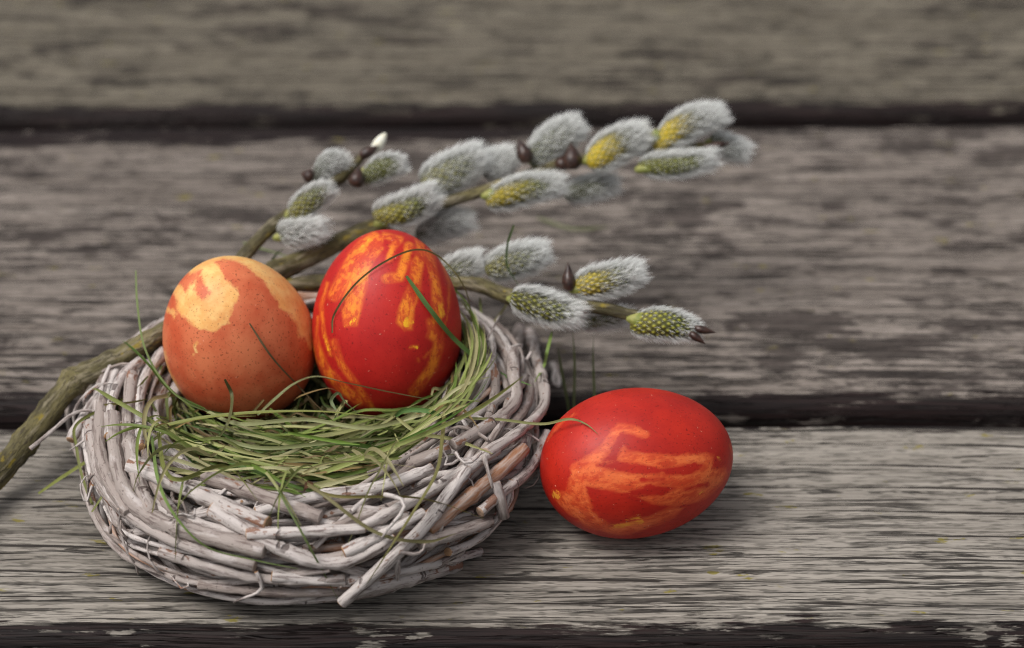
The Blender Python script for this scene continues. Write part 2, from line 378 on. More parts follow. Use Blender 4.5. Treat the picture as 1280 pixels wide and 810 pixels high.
def egg_f(e, p, grow=0.0):
    q = e['rot'].transposed() @ (p - e['c']); t = max(-1, min(1, q.z / e['a']))
    b = e['b'] * (1 - e['k'] * t) + grow
    return (q.x ** 2 + q.y ** 2) / b ** 2 + (q.z / (e['a'] + grow)) ** 2 - 1
def surf(u, v, what='n', lift=.002):
    """first point on the nest (n), an egg (0,1,2) or any (a) along this sight line, lifted off the surface; nearest approach when it misses"""
    d = ray(u, v); best = (9e9, None); dep = .50
    while dep < .74:
        p = CAM + d * dep
        fs = []
        if what in ('n', 'a'): fs.append(nest_f(p, lift))
        if what == 'a': fs += [egg_f(e, p, lift) for e in EGGS]
        if isinstance(what, int): fs.append(egg_f(EGGS[what], p, lift))
        f = min(fs)
        if p.z < lift: f = min(f, 0)
        if f <= 0: return p
        if f < best[0]: best = (f, p)
        dep += .0007
    return best[1]

# ------------------------------------------------------------------ eggs
def seg_d(px, py, a, b):
    ax, ay = a; bx, by = b; dx, dy = bx - ax, by - ay
    t = np.clip(((px - ax) * dx + (py - ay) * dy) / (dx * dx + dy * dy + 1e-9), 0, 1)
    return np.hypot(px - ax - t * dx, py - ay - t * dy)
def sd_stroke(px, py, pts, w):
    return np.max([w / 2 - seg_d(px, py, a, b) for a, b in zip(pts[:-1], pts[1:])], axis=0)
def sd_poly(px, py, pts):
    d = np.min([seg_d(px, py, a, b) for a, b in zip(pts, pts[1:] + pts[:1])], axis=0)
    ins = np.zeros(px.shape, bool)
    for (x0, y0), (x1, y1) in zip(pts, pts[1:] + pts[:1]):
        c = ((y0 > py) != (y1 > py)); ins ^= c & (px < (x1 - x0) * (py - y0) / (y1 - y0 + 1e-9) + x0)
    return np.where(ins, d, -d)
def marks(px, py, add, sub):
    d = np.full(px.shape, -60.0)
    for kind, pts, w in add: d = np.maximum(d, sd_poly(px, py, pts) if kind == 'p' else sd_stroke(px, py, pts, w))
    for kind, pts, w in sub: d = np.minimum(d, -(sd_poly(px, py, pts) if kind == 'p' else sd_stroke(px, py, pts, w)))
    return d
def S_(k, ox, oy, pts): return [(ox + x / k, oy + y / k) for x, y in pts]
def z1(*p): return S_(3.375, 180, 300, p)
def z2(*p): return S_(3.117, 370, 280, p)
def z3(*p): return S_(3.683, 650, 470, p)
M1a = [('p', z1((60, 290), (95, 300), (128, 328), (145, 300), (165, 322), (190, 347), (235, 378), (300, 386), (360, 350), (367, 300), (385, 265), (407, 235), (395, 205), (342, 165), (326, 120), (300, 95), (330, 82), (395, 92), (440, 118), (470, 150), (505, 172), (530, 222), (568, 262), (570, 285), (605, 310), (645, 355), (650, 412), (672, 420), (700, 462), (760, 460), (740, 260), (600, 100), (400, 20), (250, 20), (120, 120), (60, 220)), 0),
       ('p', z1((60, 440), (92, 475), (112, 560), (160, 640), (140, 660), (60, 560)), 0),
       ('s', z1((222, 435), (214, 450), (221, 470), (210, 482)), 2.4)]
M1s = [('p', z1((138, 170), (180, 145), (240, 128), (228, 160), (195, 190), (178, 218)), 0), ('p', z1((222, 165), (242, 150), (250, 185), (282, 225), (265, 240), (240, 258), (215, 210)), 0),
       ('p', z1((88, 235), (112, 208), (140, 262), (138, 300), (115, 290), (85, 275)), 0)]
M2a = [('s', z2((305, 55), (262, 85), (225, 130), (190, 200), (150, 275)), 54 / 3.1), ('p', z2((330, 80), (345, 95), (300, 150), (278, 240), (262, 310), (240, 398), (185, 402), (175, 330), (205, 290), (190, 260), (240, 180), (290, 110)), 0),
       ('s', z2((345, 45), (405, 60), (375, 90), (362, 135)), 31 / 3.1), ('s', z2((440, 85), (425, 140), (405, 205), (352, 212)), 41 / 3.1),
       ('p', z2((460, 55), (500, 75), (508, 120), (492, 200), (485, 270), (465, 330), (455, 415), (420, 415), (388, 385), (400, 320), (440, 230), (448, 150), (470, 110)), 0),
       ('s', z2((520, 115), (532, 180), (545, 240), (545, 330)), 38 / 3.1), ('p', z2((540, 220), (565, 240), (580, 330), (560, 420), (545, 470), (505, 440), (525, 380), (530, 300)), 0),
       ('s', z2((565, 140), (598, 230), (592, 350), (560, 470)), 12 / 3.1), ('s', z2((555, 470), (530, 560), (460, 655)), 44 / 3.1),
       ('s', z2((122, 230), (98, 320), (108, 420), (135, 510)), 18 / 3.1), ('s', z2((148, 460), (175, 545), (230, 620), (295, 715)), 28 / 3.1), ('s', z2((72, 470), (110, 560), (170, 630), (245, 690)), 44 / 3.1),
       ('s', z2((270, 110), (230, 190), (195, 290)), 34 / 3.1), ('s', z2((330, 60), (300, 120), (262, 200)), 26 / 3.1), ('s', z2((85, 360), (80, 430), (100, 520)), 14 / 3.1), ('s', z2((520, 380), (530, 430)), 26 / 3.1), ('s', z2((500, 520), (545, 470)), 10 / 3.1), ('s', z2((445, 480), (472, 478)), 14 / 3.1), ('s', z2((475, 525), (478, 535)), 9 / 3.1)]
M3a = [('s', z3((575, 268), (530, 250), (460, 240), (428, 275), (400, 320), (370, 360)), 44 / 3.7),
       ('p', z3((235, 410), (300, 370), (400, 310), (420, 350), (380, 392), (440, 385), (475, 315), (500, 345), (700, 362), (860, 350), (892, 372), (890, 425), (950, 425), (955, 455), (930, 500), (880, 545), (820, 580), (720, 602), (640, 595), (560, 572), (500, 548), (420, 528), (310, 515), (335, 620), (420, 690), (520, 662), (600, 640), (690, 605), (760, 605), (700, 655), (560, 715), (470, 735), (400, 725), (300, 690), (230, 640), (170, 590), (155, 535), (215, 530)), 0),
       ('s', z3((255, 170), (190, 215), (120, 300)), 10 / 3.7), ('s', z3((965, 320), (975, 350)), 8 / 3.7)]
M3s = [('p', z3((355, 408), (450, 396), (540, 405), (655, 430), (640, 452), (530, 446), (430, 432)), 0), ('p', z3((655, 428), (800, 405), (850, 412), (790, 448), (670, 455)), 0),
       ('p', z3((505, 528), (600, 505), (720, 515), (650, 548), (520, 545)), 0), ('s', z3((560, 480), (660, 475)), 3), ('s', z3((760, 520), (860, 500)), 3)]
def make_egg(e, label, mat_args, add, sub, wax):
    nu, nv = 256, 150
    th = np.linspace(0, math.pi, nv); ph = np.linspace(0, 2 * math.pi, nu, endpoint=False)
    zz = np.cos(th) * e['a']; rr = np.sin(th) * e['b'] * (1 - e['k'] * np.cos(th))
    L = np.stack([rr[:, None] * np.cos(ph), rr[:, None] * np.sin(ph), np.repeat(zz[:, None], nu, 1)], -1).reshape(-1, 3)
    Wd = L @ np.array(e['rot'].transposed()) + np.array(e['c'])
    q = Wd - np.array(CAM); dz = q @ np.array(FWD)
    pu = 640 + FPX * q[:, 0] / dz; pv = 405 - FPX * (q @ np.array(UP)) / dz
    nrm = L / np.array([e['b'] ** 2, e['b'] ** 2, e['a'] ** 2]); nrm /= np.linalg.norm(nrm, axis=1)[:, None]
    face = -(nrm @ np.array(e['rot'].transposed())) @ np.array(FWD)
    k = 1 / 4200.0
    dye = np.where(face > -.05, marks(pu, pv, add, sub) * k, -.002 + .004 * np.sin(L[:, 2] * 260 + 3 * np.arctan2(L[:, 1], L[:, 0])))
    wx = np.where(face > 0, marks(pu, pv, wax, []) * k, -.01)
    idx = np.arange(nu * nv).reshape(nv, nu); r = np.roll(idx, -1, 1)
    F = np.stack([idx[:-1], idx[1:], r[1:], r[:-1]], -1).reshape(-1, 4)
    me = mesh_np('dyed_egg', L, F, [egg_material(*mat_args)], True, {'dye': dye, 'wax': wx, 'ec': L})
    o = obj('dyed_egg', me, None, e['c']); o.rotation_euler = e['rot'].to_euler(); tag(o, label, 'egg', 'dyed eggs'); return o
make_egg(EGGS[0], 'orange-brown egg with a large cream patch at its top, in the nest', ('onion_dyed_shell', (.52, .085, .032), (.66, .185, .080), (.86, .55, .20), (.80, .40, .12), (.8, .5, .2), .0, .62, .0028), M1a, M1s, [('s', z1((218, 445), (216, 475)), 3)])
make_egg(EGGS[1], 'bright red egg with orange crayon stripes standing in the nest', ('crayon_dyed_shell', (.40, .010, .009), (.50, .018, .013), (.86, .26, .02), (.72, .12, .02), (.90, .46, .02), .65, .5, .0024, (1, 1, .55)), M2a, [],
         [('s', z2((430, 385), (440, 380)), 12), ('s', z2((565, 320), (570, 360)), 8), ('s', z2((225, 370), (195, 398)), 5), ('s', z2((470, 480), (460, 478)), 5), ('s', z2((290, 60), (250, 100)), 4), ('s', z2((110, 440), (130, 490)), 4)])
make_egg(EGGS[2], 'red egg with smeared pale orange marks lying alone on the front plank', ('smeared_dyed_shell', (.35, .010, .005), (.46, .018, .007), (.78, .17, .045), (.66, .085, .02), (.76, .28, .03), .45, .5, .0036, (1.1, 1.1, .4)), M3a, M3s,
         [('s', z3((160, 540), (175, 560)), 8), ('s', z3((430, 700), (560, 670)), 7), ('s', z3((490, 660), (550, 650)), 5), ('s', z3((915, 375), (920, 385)), 5), ('s', z3((850, 530), (820, 540)), 3)])

# ------------------------------------------------------------------ the twig nest
BARK, CUT, BARE = twig_materials()
nest = thing('twig_nest', 'round wreath-shaped nest woven from whitewashed grey twigs, holding two eggs', 'nest')
nest.matrix_world = NEST_M
def local(p): return NEST_I @ p
def twig(pts, r, smooth=2, sides=9, bare=False, taper=.8, name='twig', parent=None, bend=True):
    """pts in nest space"""
    if bend and len(pts) > 2: pts = chaikin(pts, smooth)
    p = arr(pts)
    seg = np.linalg.norm(np.diff(p, axis=0), axis=1).sum(); n = max(6, int(seg / .0022))
    L = np.concatenate([[0], np.cumsum(np.linalg.norm(np.diff(p, axis=0), axis=1))])
    s = np.linspace(0, L[-1], n); p = np.stack([np.interp(s, L, p[:, i]) for i in range(3)], 1)
    if n > 9:
        for _ in range(2): p[1:-1] = p[1:-1] * .5 + (p[:-2] + p[2:]) * .25
    rad = r * np.linspace(1, taper, n) * (1 + .05 * rng.normal(size=n))
    for _ in range(max(1, int(seg / .028))):                     # a leaf node: short swelling
        c = rng.uniform(.08, .92) * L[-1]; rad *= 1 + rng.uniform(.15, .38) * np.exp(-((s - c) / (.0013)) ** 2)
    return obj(name, tube(name, p, rad, [BARE if bare else BARK, CUT], sides, .035), parent or nest)
def ring_pt(th, phi, q, jit=0.0):
    """angle round the nest, angle in the section (0 out, 90 up, 180 in), fraction of the section radius"""
    rr = NEST_R + NEST_A * q * math.cos(phi); z = NEST_Z + NEST_B * q * math.sin(phi)
    x = Vector((rr * math.cos(th), rr * math.sin(th), max(z, .0018)))
    return x + Vector(tuple(rng.normal(size=3) * jit))
def random_twig(layer):
    th = rng.uniform(0, 2 * math.pi)
    if layer == 0: q = rng.uniform(.12, .52); phi = rng.uniform(0, 2 * math.pi); r = rng.uniform(.0017, .0030)
    else: q = rng.uniform(.66, .98); phi = R_(rng.uniform(-75, 205)); r = rng.choice([rng.uniform(.0012, .0019), rng.uniform(.0018, .0026), rng.uniform(.0024, .0031)], p=[.5, .36, .14]) * .9
    if layer == 2: q = rng.uniform(.95, 1.08); phi = R_(rng.uniform(-50, 150)); r = rng.uniform(.0007, .0013)
    span = R_(rng.uniform(50, 140)); dphi = R_(rng.normal() * (52 if layer else 30)); dq = rng.normal() * .16
    if layer == 3: q = rng.uniform(.93, 1.03); th = R_(rng.uniform(-215, 25)); phi = R_(rng.uniform(-25, 100)); r = rng.uniform(.0010, .0019); span = R_(rng.uniform(20, 42)); dphi = R_(rng.uniform(55, 100)) * rng.choice([-1, 1])
    n = max(3, int(span / R_(15))); s = -1 if rng.random() < .5 else 1; pts = []; tuck = [rng.uniform(.25, .5) if rng.random() < .88 else rng.uniform(-.12, .05) for _ in (0, 1)]
    for i in range(n + 1):
        t = i / n; qq = q + dq * (t - .5) - (tuck[0] if i == 0 else 0) - (tuck[1] if i == n else 0)
        pts.append(ring_pt(th + s * span * t, phi + dphi * (t - .5), min(qq, 1.02 if layer < 2 else 1.14), .0009))
    twig(pts, r, 1 if rng.random() < .5 else 2, bare=rng.random() < .05, taper=rng.uniform(.65, .95))
for i in range(46): random_twig(0)
for i in range(82): random_twig(1)
for i in range(42): random_twig(2)
for i in range(22): random_twig(3)
# the floor of the nest
for i in range(12):
    a = rng.uniform(0, 6.28); o = Vector((rng.normal() * .012, rng.normal() * .012, rng.uniform(.003, .009))); d = Vector((math.cos(a), math.sin(a), rng.normal() * .05)) * .042
    twig([o - d, o + Vector(tuple(rng.normal(size=3) * .002)), o + d], rng.uniform(.0014, .0022))
# twigs that stand out singly on the front of the nest (picture estimate, radius in mm, height above the weave)
HERO = [([(165, 580), (250, 618), (334, 655)], 2.7, 2.2), ([(309, 667), (385, 665), (456, 660)], 1.7, 3.0), ([(256, 595), (330, 622), (400, 646)], 2.1, 2.4),
        ([(265, 636), (345, 684), (412, 710), (455, 695), (492, 672)], 2.3, 2.0), ([(112, 530), (120, 580), (135, 618), (184, 661), (250, 690), (318, 708)], 2.1, 1.6),
        ([(141, 520), (146, 580), (155, 615), (183, 650), (265, 672), (330, 688)], 2.6, 2.0), ([(128, 500), (122, 545), (132, 600), (160, 640)], 2.0, 2.6), ([(165, 470), (158, 530), (168, 590), (190, 640)], 2.2, 2.0),
        ([(427, 754), (490, 698), (530, 660), (560, 618), (584, 586)], 1.9, 4.2), ([(440, 735), (499, 726), (570, 706)], 2.8, 1.2), ([(524, 678), (575, 664), (612, 652)], 2.2, 2.0),
        ([(536, 662), (575, 630), (620, 594), (655, 560)], 2.2, 2.0), ([(630, 646), (626, 625), (620, 603)], 1.5, 3.2), ([(661, 416), (674, 462), (686, 507), (650, 540), (608, 566)], 2.0, 2.6),
        ([(650, 412), (642, 440), (640, 470), (652, 500), (612, 532), (567, 556)], 2.0, 1.6), ([(600, 640), (632, 612), (667, 586), (684, 540)], 1.5, 2.6), ([(620, 560), (570, 596), (505, 632), (450, 660)], 1.8, 2.2),
        ([(250, 730), (320, 740), (400, 742), (470, 735)], 1.6, .6), ([(200, 690), (280, 716), (360, 728), (430, 722)], 1.5, 1.4), ([(340, 720), (420, 728), (520, 712), (600, 690)], 1.5, 1.6),
        ([(360, 588), (440, 596), (500, 585), (560, 560)], 1.9, 1.0), ([(320, 640), (400, 618), (470, 612), (540, 585)], 1.7, 1.2), ([(430, 690), (480, 668), (530, 640)], 1.6, 2.4), ([(560, 690), (600, 676), (632, 640), (640, 600)], 1.5, 1.8),
        ([(180, 560), (188, 600), (215, 640), (262, 672)], 1.5, 1.0), ([(178, 450), (150, 470), (138, 505), (136, 545)], 1.7, 2.6), ([(205, 440), (180, 470), (172, 510), (176, 560)], 1.8, 2.0), ([(240, 395), (205, 405), (178, 425)], 1.9, 1.6)]
for pts, r, lift in HERO:
    j = (pts[0][0] * 7 + pts[0][1]) % 5
    twig([local(surf(u, v, 'n', lift * .001)) for u, v in pts], r * .00096, 2, 10, bare=(pts[0] == (536, 662)), taper=.85)
# thin curling tendrils that bind the twigs
def tendril(pts, r=.0005): twig(pts, r, 3, 5, taper=.5, name='tendril')
for i in range(34):
    th = R_(rng.uniform(-200, 60)); ph0 = R_(rng.uniform(-40, 120)); n = 11; pts = []; w = rng.uniform(.2, .5); s = rng.choice([-1, 1]); amp = rng.uniform(.3, 1.2)
    for k in range(n):
        t = k / (n - 1); pts.append(ring_pt(th + s * .16 * t * amp + .03 * math.sin(t * 9 + i), ph0 + w * math.sin(t * 5 * amp + i) + t * .9 * (1 if i % 2 else -1), 1.08 + .10 * math.sin(t * 7 + i), .0006))
    tendril(pts, rng.uniform(.00035, .0007))
def px_tendril(pts, r): tendril([local(surf(u, v, 'n', l * .001) if l >= 0 else P(u, v, -l * .001)) for u, v, l in pts], r)
px_tendril([(38, 561, -18), (70, 535, -22), (90, 515, -25), (110, 510, -27), (128, 518, -27), (138, 545, -26), (142, 570, -24)], .0007)
px_tendril([(84, 505, -12), (85, 535, -11), (95, 570, -9), (112, 600, -8)], .0008)
px_tendril([(690, 455, 3), (700, 470, 3), (698, 490, 4), (688, 478, 4), (694, 462, 5)], .0012)
px_tendril([(634, 383, 6), (622, 398, 6), (612, 420, 4), (604, 432, 3)], .0006)
px_tendril([(320, 715, 3), (330, 735, 3), (322, 742, 3), (298, 750, 2), (292, 753, 2)], .0006)
px_tendril([(498, 697, 4), (496, 715, 3), (498, 735, 2), (490, 740, 2)], .0008)
px_tendril([(480, 618, 6), (500, 622, 7), (508, 630, 8), (500, 645, 8), (485, 660, 8), (478, 672, 6)], .0007)
px_tendril([(570, 566, 5), (578, 580, 6), (592, 578, 7), (602, 565, 7)], .0006)
px_tendril([(605, 570, 4), (612, 595, 6), (616, 610, 5)], .0008)
px_tendril([(500, 690, 6), (520, 694, 7), (530, 688, 8), (531, 680, 9)], .0006)

# flakes of brown bark and leaf caught in the front rim
FLAKE = simple('dry_leaf_brown', (.10, .045, .025), (.20, .10, .055), 500, .7)
for (u, v, du, dv, w) in ((300, 592, 14, 12, 8), (322, 600, 10, -14, 9), (360, 596, 20, 6, 6), (392, 606, -12, 10, 7), (240, 560, 10, 16, 6), (285, 590, 24, 2, 5)):
    p0, p1 = local(surf(u, v, 'n', .0025)), local(surf(u + du, v + dv, 'n', .0035)); ax = (p1 - p0); sdv = ax.cross(Vector((.2, -.6, .7))).normalized() * (w / 8400)
    V = []
    for t, k in ((0, .25), (.3, 1), (.65, .85), (1, .1)):
        c = p0 + ax * t + Vector((0, 0, .0012 * math.sin(t * 3))); V += [c - sdv * k + Vector((0, 0, .0006)), c, c + sdv * k + Vector((0, 0, .0007))]
    obj('bark_flake', mesh_np('bark_flake', arr(V), [(i * 3 + j, i * 3 + j + 1, i * 3 + j + 4, i * 3 + j + 3) for i in range(3) for j in (0, 1)], [FLAKE]), nest)

# ------------------------------------------------------------------ grass
GRASS = grass_material()
GCOL = [(.13, .20, .035), (.20, .26, .06), (.28, .32, .10), (.38, .38, .16), (.42, .38, .19), (.28, .19, .08), (.08, .15, .022), (.48, .46, .25)]
def blade_np(p, w, col, up=Vector((0, -.55, .83)), tip=.12, root=.6):
    p = np.asarray(p, float); n = len(p)
    t = np.gradient(p, axis=0); t /= np.linalg.norm(t, axis=1)[:, None] + 1e-12
    u = np.array(up); side = np.cross(t, u); side /= np.linalg.norm(side, axis=1)[:, None] + 1e-9; nn = np.cross(side, t)
    tw = rng.uniform(-.7, .7) + np.linspace(0, rng.normal() * .9, n)
    sd = side * np.cos(tw)[:, None] + nn * np.sin(tw)[:, None]; nr = nn * np.cos(tw)[:, None] - side * np.sin(tw)[:, None]
    s = np.linspace(0, 1, n); ww = w * np.minimum(1, root + s * 3) * np.clip(np.minimum(1, (1 - s) * 3.5 + tip), 0, 1)
    L = np.concatenate([[0], np.cumsum(np.linalg.norm(np.diff(p, axis=0), axis=1))])
    A = p - sd * ww[:, None] / 2 + nr * ww[:, None] * .16; B = p - nr * ww[:, None] * .08; C = p + sd * ww[:, None] / 2 + nr * ww[:, None] * .16
    V = np.stack([A, B, C], 1).reshape(-1, 3)
    tc = np.stack([np.repeat([[-w / 2, 0, w / 2]], n, 0), np.full((n, 3), rng.uniform(0, 50)), np.repeat(L[:, None] + rng.uniform(0, 5), 3, 1)], -1).reshape(-1, 3)
    i = np.arange(n - 1)[:, None] * 3
    F = np.concatenate([i + np.array([[0, 1, 4, 3]]), i + np.array([[1, 2, 5, 4]])]).reshape(-1, 4)
    c = np.array(col) * rng.uniform(.65, 1.25)
    grad = c[None] * np.linspace(1, 1, n)[:, None]
    return V, F, tc, np.repeat(grad, 3, 0)
def blade(pts, w, col, parent, name='grass_blade', up=Vector((0, -.55, .83)), sub=6, tip=.12):
    q = catmull([Vector(p) for p in pts], sub)
    if parent is lining:
        for i, p in enumerate(q):
            for e in EGGS:
                for _ in range(30):
                    if egg_f(e, p, .0007) >= 0: break
                    p = p - ray(*pix(p)) * .0008
            q[i] = p
    V, F, tc, c = blade_np(arr(q), w, col, up, tip)
    return obj(name, mesh_np(name, V, F, [GRASS], True, {'tc': tc, 'col': c}), parent)
lining = thing('grass_lining', 'green and straw-coloured dry grass lining the twig nest under the eggs', 'grass')
def arc_pts(n=7, front=True):
    if front:
        a0 = R_(rng.uniform(-185, -20)); span = R_(rng.uniform(35, 95)) * rng.choice([-1, 1]); r0 = rng.uniform(.006, .047); cy = .004; sq = rng.uniform(.6, .95)
        if rng.random() < .45: a0 = R_(rng.uniform(-150, -90)); span = R_(rng.uniform(50, 110)); r0 = rng.uniform(.024, .048)
    else:
        a0 = R_(rng.uniform(10, 170)); span = R_(rng.uniform(30, 90)) * rng.choice([-1, 1]); r0 = rng.uniform(.015, .042); cy = .002; sq = 1
    dr = rng.normal() * .006; z0 = rng.uniform(.015, .0275) + .22 * max(0, r0 - .025); dz = rng.normal() * .003; ph = rng.uniform(0, 6); pts = []
    for k in range(n):
        t = k / (n - 1); a = a0 + span * t; r = r0 + dr * t + .0015 * math.sin(t * 6 + ph)
        pts.append(Vector((r * math.cos(a) * 1.02, cy + r * math.sin(a) * sq, z0 + dz * t + .0025 * math.sin(t * 4 + ph))))
    return pts
def side_pts(n=7):
    a0 = R_(rng.uniform(-62, 0)); span = R_(rng.uniform(25, 55)); r0 = rng.uniform(.034, .050); z0 = rng.uniform(.022, .027) + max(0, r0 - .038) * .45; dr = rng.uniform(-.001, .007); ph = rng.uniform(0, 6); lift = rng.uniform(0, .007)
    return [Vector(((r0 + dr * t) * math.cos(a0 + span * t), .002 + (r0 + dr * t) * math.sin(a0 + span * t), rim_z(r0 + dr * t) + z0 - .020 + .0015 * math.sin(4 * t + ph))) for t in np.linspace(0, 1, n)]
def rim_z(r): return max(.024, .0172 + NEST_B * math.sqrt(max(0, 1 - ((r - NEST_R) / NEST_A) ** 2)))
def spill_pts(n=9):
    th = R_(rng.uniform(-205, -15)); dth = R_(rng.normal() * 34); r0 = rng.uniform(.028, .040); r1 = rng.uniform(.052, .070); up = rng.uniform(.003, .006); q = []
    for t in np.linspace(0, 1, n):
        r = r0 + (r1 - r0) * t; a = th + dth * t
        z = rim_z(min(r, .064)) + up + .003 * math.sin(t * 3.1) - max(0, r - .062) * 1.4
        q.append(NEST_M @ Vector((r * math.cos(a), r * math.sin(a), z - .002)))
    return q
def chord_pts(n=7):
    cx, cy = rng.uniform(-.024, .030), rng.uniform(-.046, -.012); a = rng.normal() * .24 + cx * 6; L = rng.uniform(.028, .058); z0 = rng.uniform(.021, .027) + max(0, -cy - .02) * .26; b = rng.normal() * .003; ph = rng.uniform(0, 6); tl = rng.normal() * .004
    q = []
    for t in np.linspace(-.5, .5, n):
        x = cx + L * t * math.cos(a); y = cy + L * t * math.sin(a) + b * (1 - 4 * t * t) + (cx + L * t) ** 2 * 5; q.append(Vector((x, y, z0 + tl * t + .0010 * math.sin(t * 6 + ph) - .004 * t * t)))
    return q
def pushed(pts, lift=.001):
    """keep a blade out of the eggs"""
    out = []
    for p in pts:
        for e in EGGS[:2]:
            for _ in range(12):
                if egg_f(e, p, lift) >= 0: break
                d = (p - e['c']); d.z *= .4; p = p + d.normalized() * .0012 + Vector((0, 0, -.0003))
        out.append(p)
    return out
Vs, Fs, Ts, Cs = [], [], [], []; off = 0
for i in range(950):                                              # the under-layer, too dense to tell apart
    pts = pushed(arc_pts(front=i % 4 != 0)); 
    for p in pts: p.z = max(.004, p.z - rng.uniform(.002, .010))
    V, F, tc, c = blade_np(arr(catmull(pts, 3)), rng.uniform(.0005, .0011), tuple(.6 * k for k in GCOL[rng.integers(0, 7)]))  # blade colours dimmed: shade of the deeper layer is painted in
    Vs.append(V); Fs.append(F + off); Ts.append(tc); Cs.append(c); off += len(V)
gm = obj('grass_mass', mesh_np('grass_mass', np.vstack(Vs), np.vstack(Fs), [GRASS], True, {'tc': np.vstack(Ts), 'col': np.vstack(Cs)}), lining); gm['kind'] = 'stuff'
for i in range(258):
    pts = pushed(spill_pts() if i % 9 == 3 else side_pts() if i % 4 == 0 else chord_pts() if i % 4 in (1, 2) else arc_pts(front=i % 7 != 0)); 
    blade(pts, rng.uniform(.0006, .0013), GCOL[rng.choice(8, p=[.08, .14, .20, .20, .14, .06, .06, .12])], lining, sub=3)
def hb(pts, w_px, col):
    q = []
    for t in pts:
        if isinstance(t[2], str) or (len(t) == 4): q.append(surf(t[0], t[1], t[2], t[3] * .001))
        else: q.append(P(*t))
    return blade(q, w_px * .8 / 4200, col, lining, up=-FWD, sub=8)
OL, ST, GR, DG, BR, YG = (.20, .23, .07), (.36, .33, .15), (.13, .22, .045), (.06, .12, .022), (.24, .16, .07), (.28, .30, .08)
hb([(170, 338, .052), (172, 378, .048), (180, 430, .043), (200, 470, .039), (230, 500, .036), (270, 515, .034), (330, 518, .033)], 5, (.19, .25, .09))
hb([(48, 617, .004), (85, 592, .012), (130, 565, .022), (190, 537, .032), (270, 520, .036), (380, 514, .037), (470, 520, .036)], 6, YG)
hb([(115, 640, .018), (150, 590, .024), (195, 548, .031), (245, 523, .034), (320, 520, .034)], 5, YG)
hb([(185, 470, .034), (160, 495, .031), (98, 528, .027), (96, 560, .022), (106, 605, .016), (130, 655, .009), (175, 692, .004), (232, 709, .003)], 4.5, YG)
hb([(190, 545, 'n', 4), (199, 602, 'n', 5), (221, 646, 'n', 6), (259, 683, 'n', 6), (315, 699, 'n', 5), (373, 711, 'n', 4)], 7, (.17, .25, .07))
hb([(198, 540, 'n', 5), (206, 586, 'n', 6), (226, 599, 'n', 7), (268, 583, 'n', 6), (293, 588, 'n', 6), (323, 627, 'n', 5)], 7, YG)
hb([(229, 600, 'n', 6), (222, 646, 'n', 5), (219, 702, 'n', 4)], 5, OL)
hb([(327, 558, 'n', 4), (340, 596, 'n', 6), (380, 670, 'n', 7), (424, 752, 'n', 3)], 4, (.13, .17, .06))
hb([(557, 500, 'n', 6), (554, 545, 'n', 6), (546, 592, 'n', 8), (514, 646, 'n', 9), (482, 695, 'n', 8), (447, 747, 'n', 4)], 9, (.27, .25, .09))
hb([(330, 585, 'n', 3), (386, 606, 'n', 5), (467, 664, 'n', 5), (530, 677, 'n', 6), (570, 667, 'n', 5)], 5, (.25, .22, .10))
hb([(380, 605, 'n', 3), (420, 620, 'n', 4), (524, 622, 'n', 6), (605, 648, 'n', 6)], 5, (.30, .26, .09))
hb([(508, 345, 1, 1), (540, 390, 1, 1.2), (572, 428, 1, 2), (617, 463, .033), (664, 482, 'n', 5)], 7, (.11, .20, .055))
hb([(415, 416, 1, 1), (418, 392, 1, 1), (444, 355, 1, 1.2), (479, 328, 1, 1.5), (518, 312, 1, 2), (548, 320, 1, 2.5), (577, 352, 1, 4), (588, 388, .042), (586, 440, .032)], 3.6, (.22, .21, .09))
hb([(312, 404, 0, 1.5), (341, 447, 0, 1.5), (376, 485, 0, 2), (405, 515, .034), (431, 540, .030)], 4.5, (.20, .15, .08))
hb([(281, 474, 0, 3), (290, 494, 0, 3), (288, 519, .037), (279, 540, .034), (254, 574, 'n', 3)], 5.5, (.17, .17, .07))
hb([(322, 519, .033), (345, 498, 0, 3), (368, 480, 0, 3), (395, 471, 0, 5), (430, 478, 1, 2), (480, 489, 1, 2), (545, 501, .034)], 5.5, (.26, .29, .14))
hb([(491, 521, .036), (503, 513, .037), (530, 513, .037), (556, 522, .035), (620, 524, .036), (676, 530, .036), (711, 524, .040), (732, 530, .039), (748, 543, .036)], 4, (.27, .27, .10))
hb([(494, 520, .037), (506, 513, .0375), (535, 514, .0375), (560, 524, .036)], 7, (.12, .24, .06))
hb([(496, 522, .036), (524, 541, .035), (567, 549, .035), (616, 567, 'n', 5)], 6, (.36, .35, .15))
hb([(642, 281, .056), (634, 305, .052), (633, 330, .048), (642, 348, .044), (656, 366, .040)], 5, (.10, .18, .035))
hb([(690, 415, .034), (684, 440, .033), (680, 458, 'n', 4), (668, 478, 'n', 3)], 5.5, (.19, .27, .07))
hb([(128, 506, 'n', 4), (160, 503, 'n', 5), (188, 498, 'n', 4)], 4.5, (.20, .17, .06))
hb([(600, 372, .034), (601, 398, .03), (596, 425, .028)], 4, OL)
hb([(640, 372, .033), (620, 400, .03), (590, 440, .028), (560, 490, .027)], 4.5, ST)
hb([(255, 512, .034), (300, 530, .034), (380, 524, .034), (470, 534, .034), (540, 500, .033), (590, 440, .030)], 6, (.30, .31, .14))
hb([(360, 540, .032), (400, 548, .033), (450, 556, .034)], 6, (.20, .32, .06))
hb([(270, 546, .030), (330, 560, .031), (420, 552, .032), (520, 545, .031)], 6, (.27, .29, .13))
hb([(300, 585, .030), (380, 575, .030), (470, 585, .030), (530, 570, .031)], 6, (.31, .30, .11))
hb([(420, 512, .035), (414, 500, .037), (423, 491, .040), (432, 502, .037), (455, 523, .033)], 5, (.24, .30, .15))
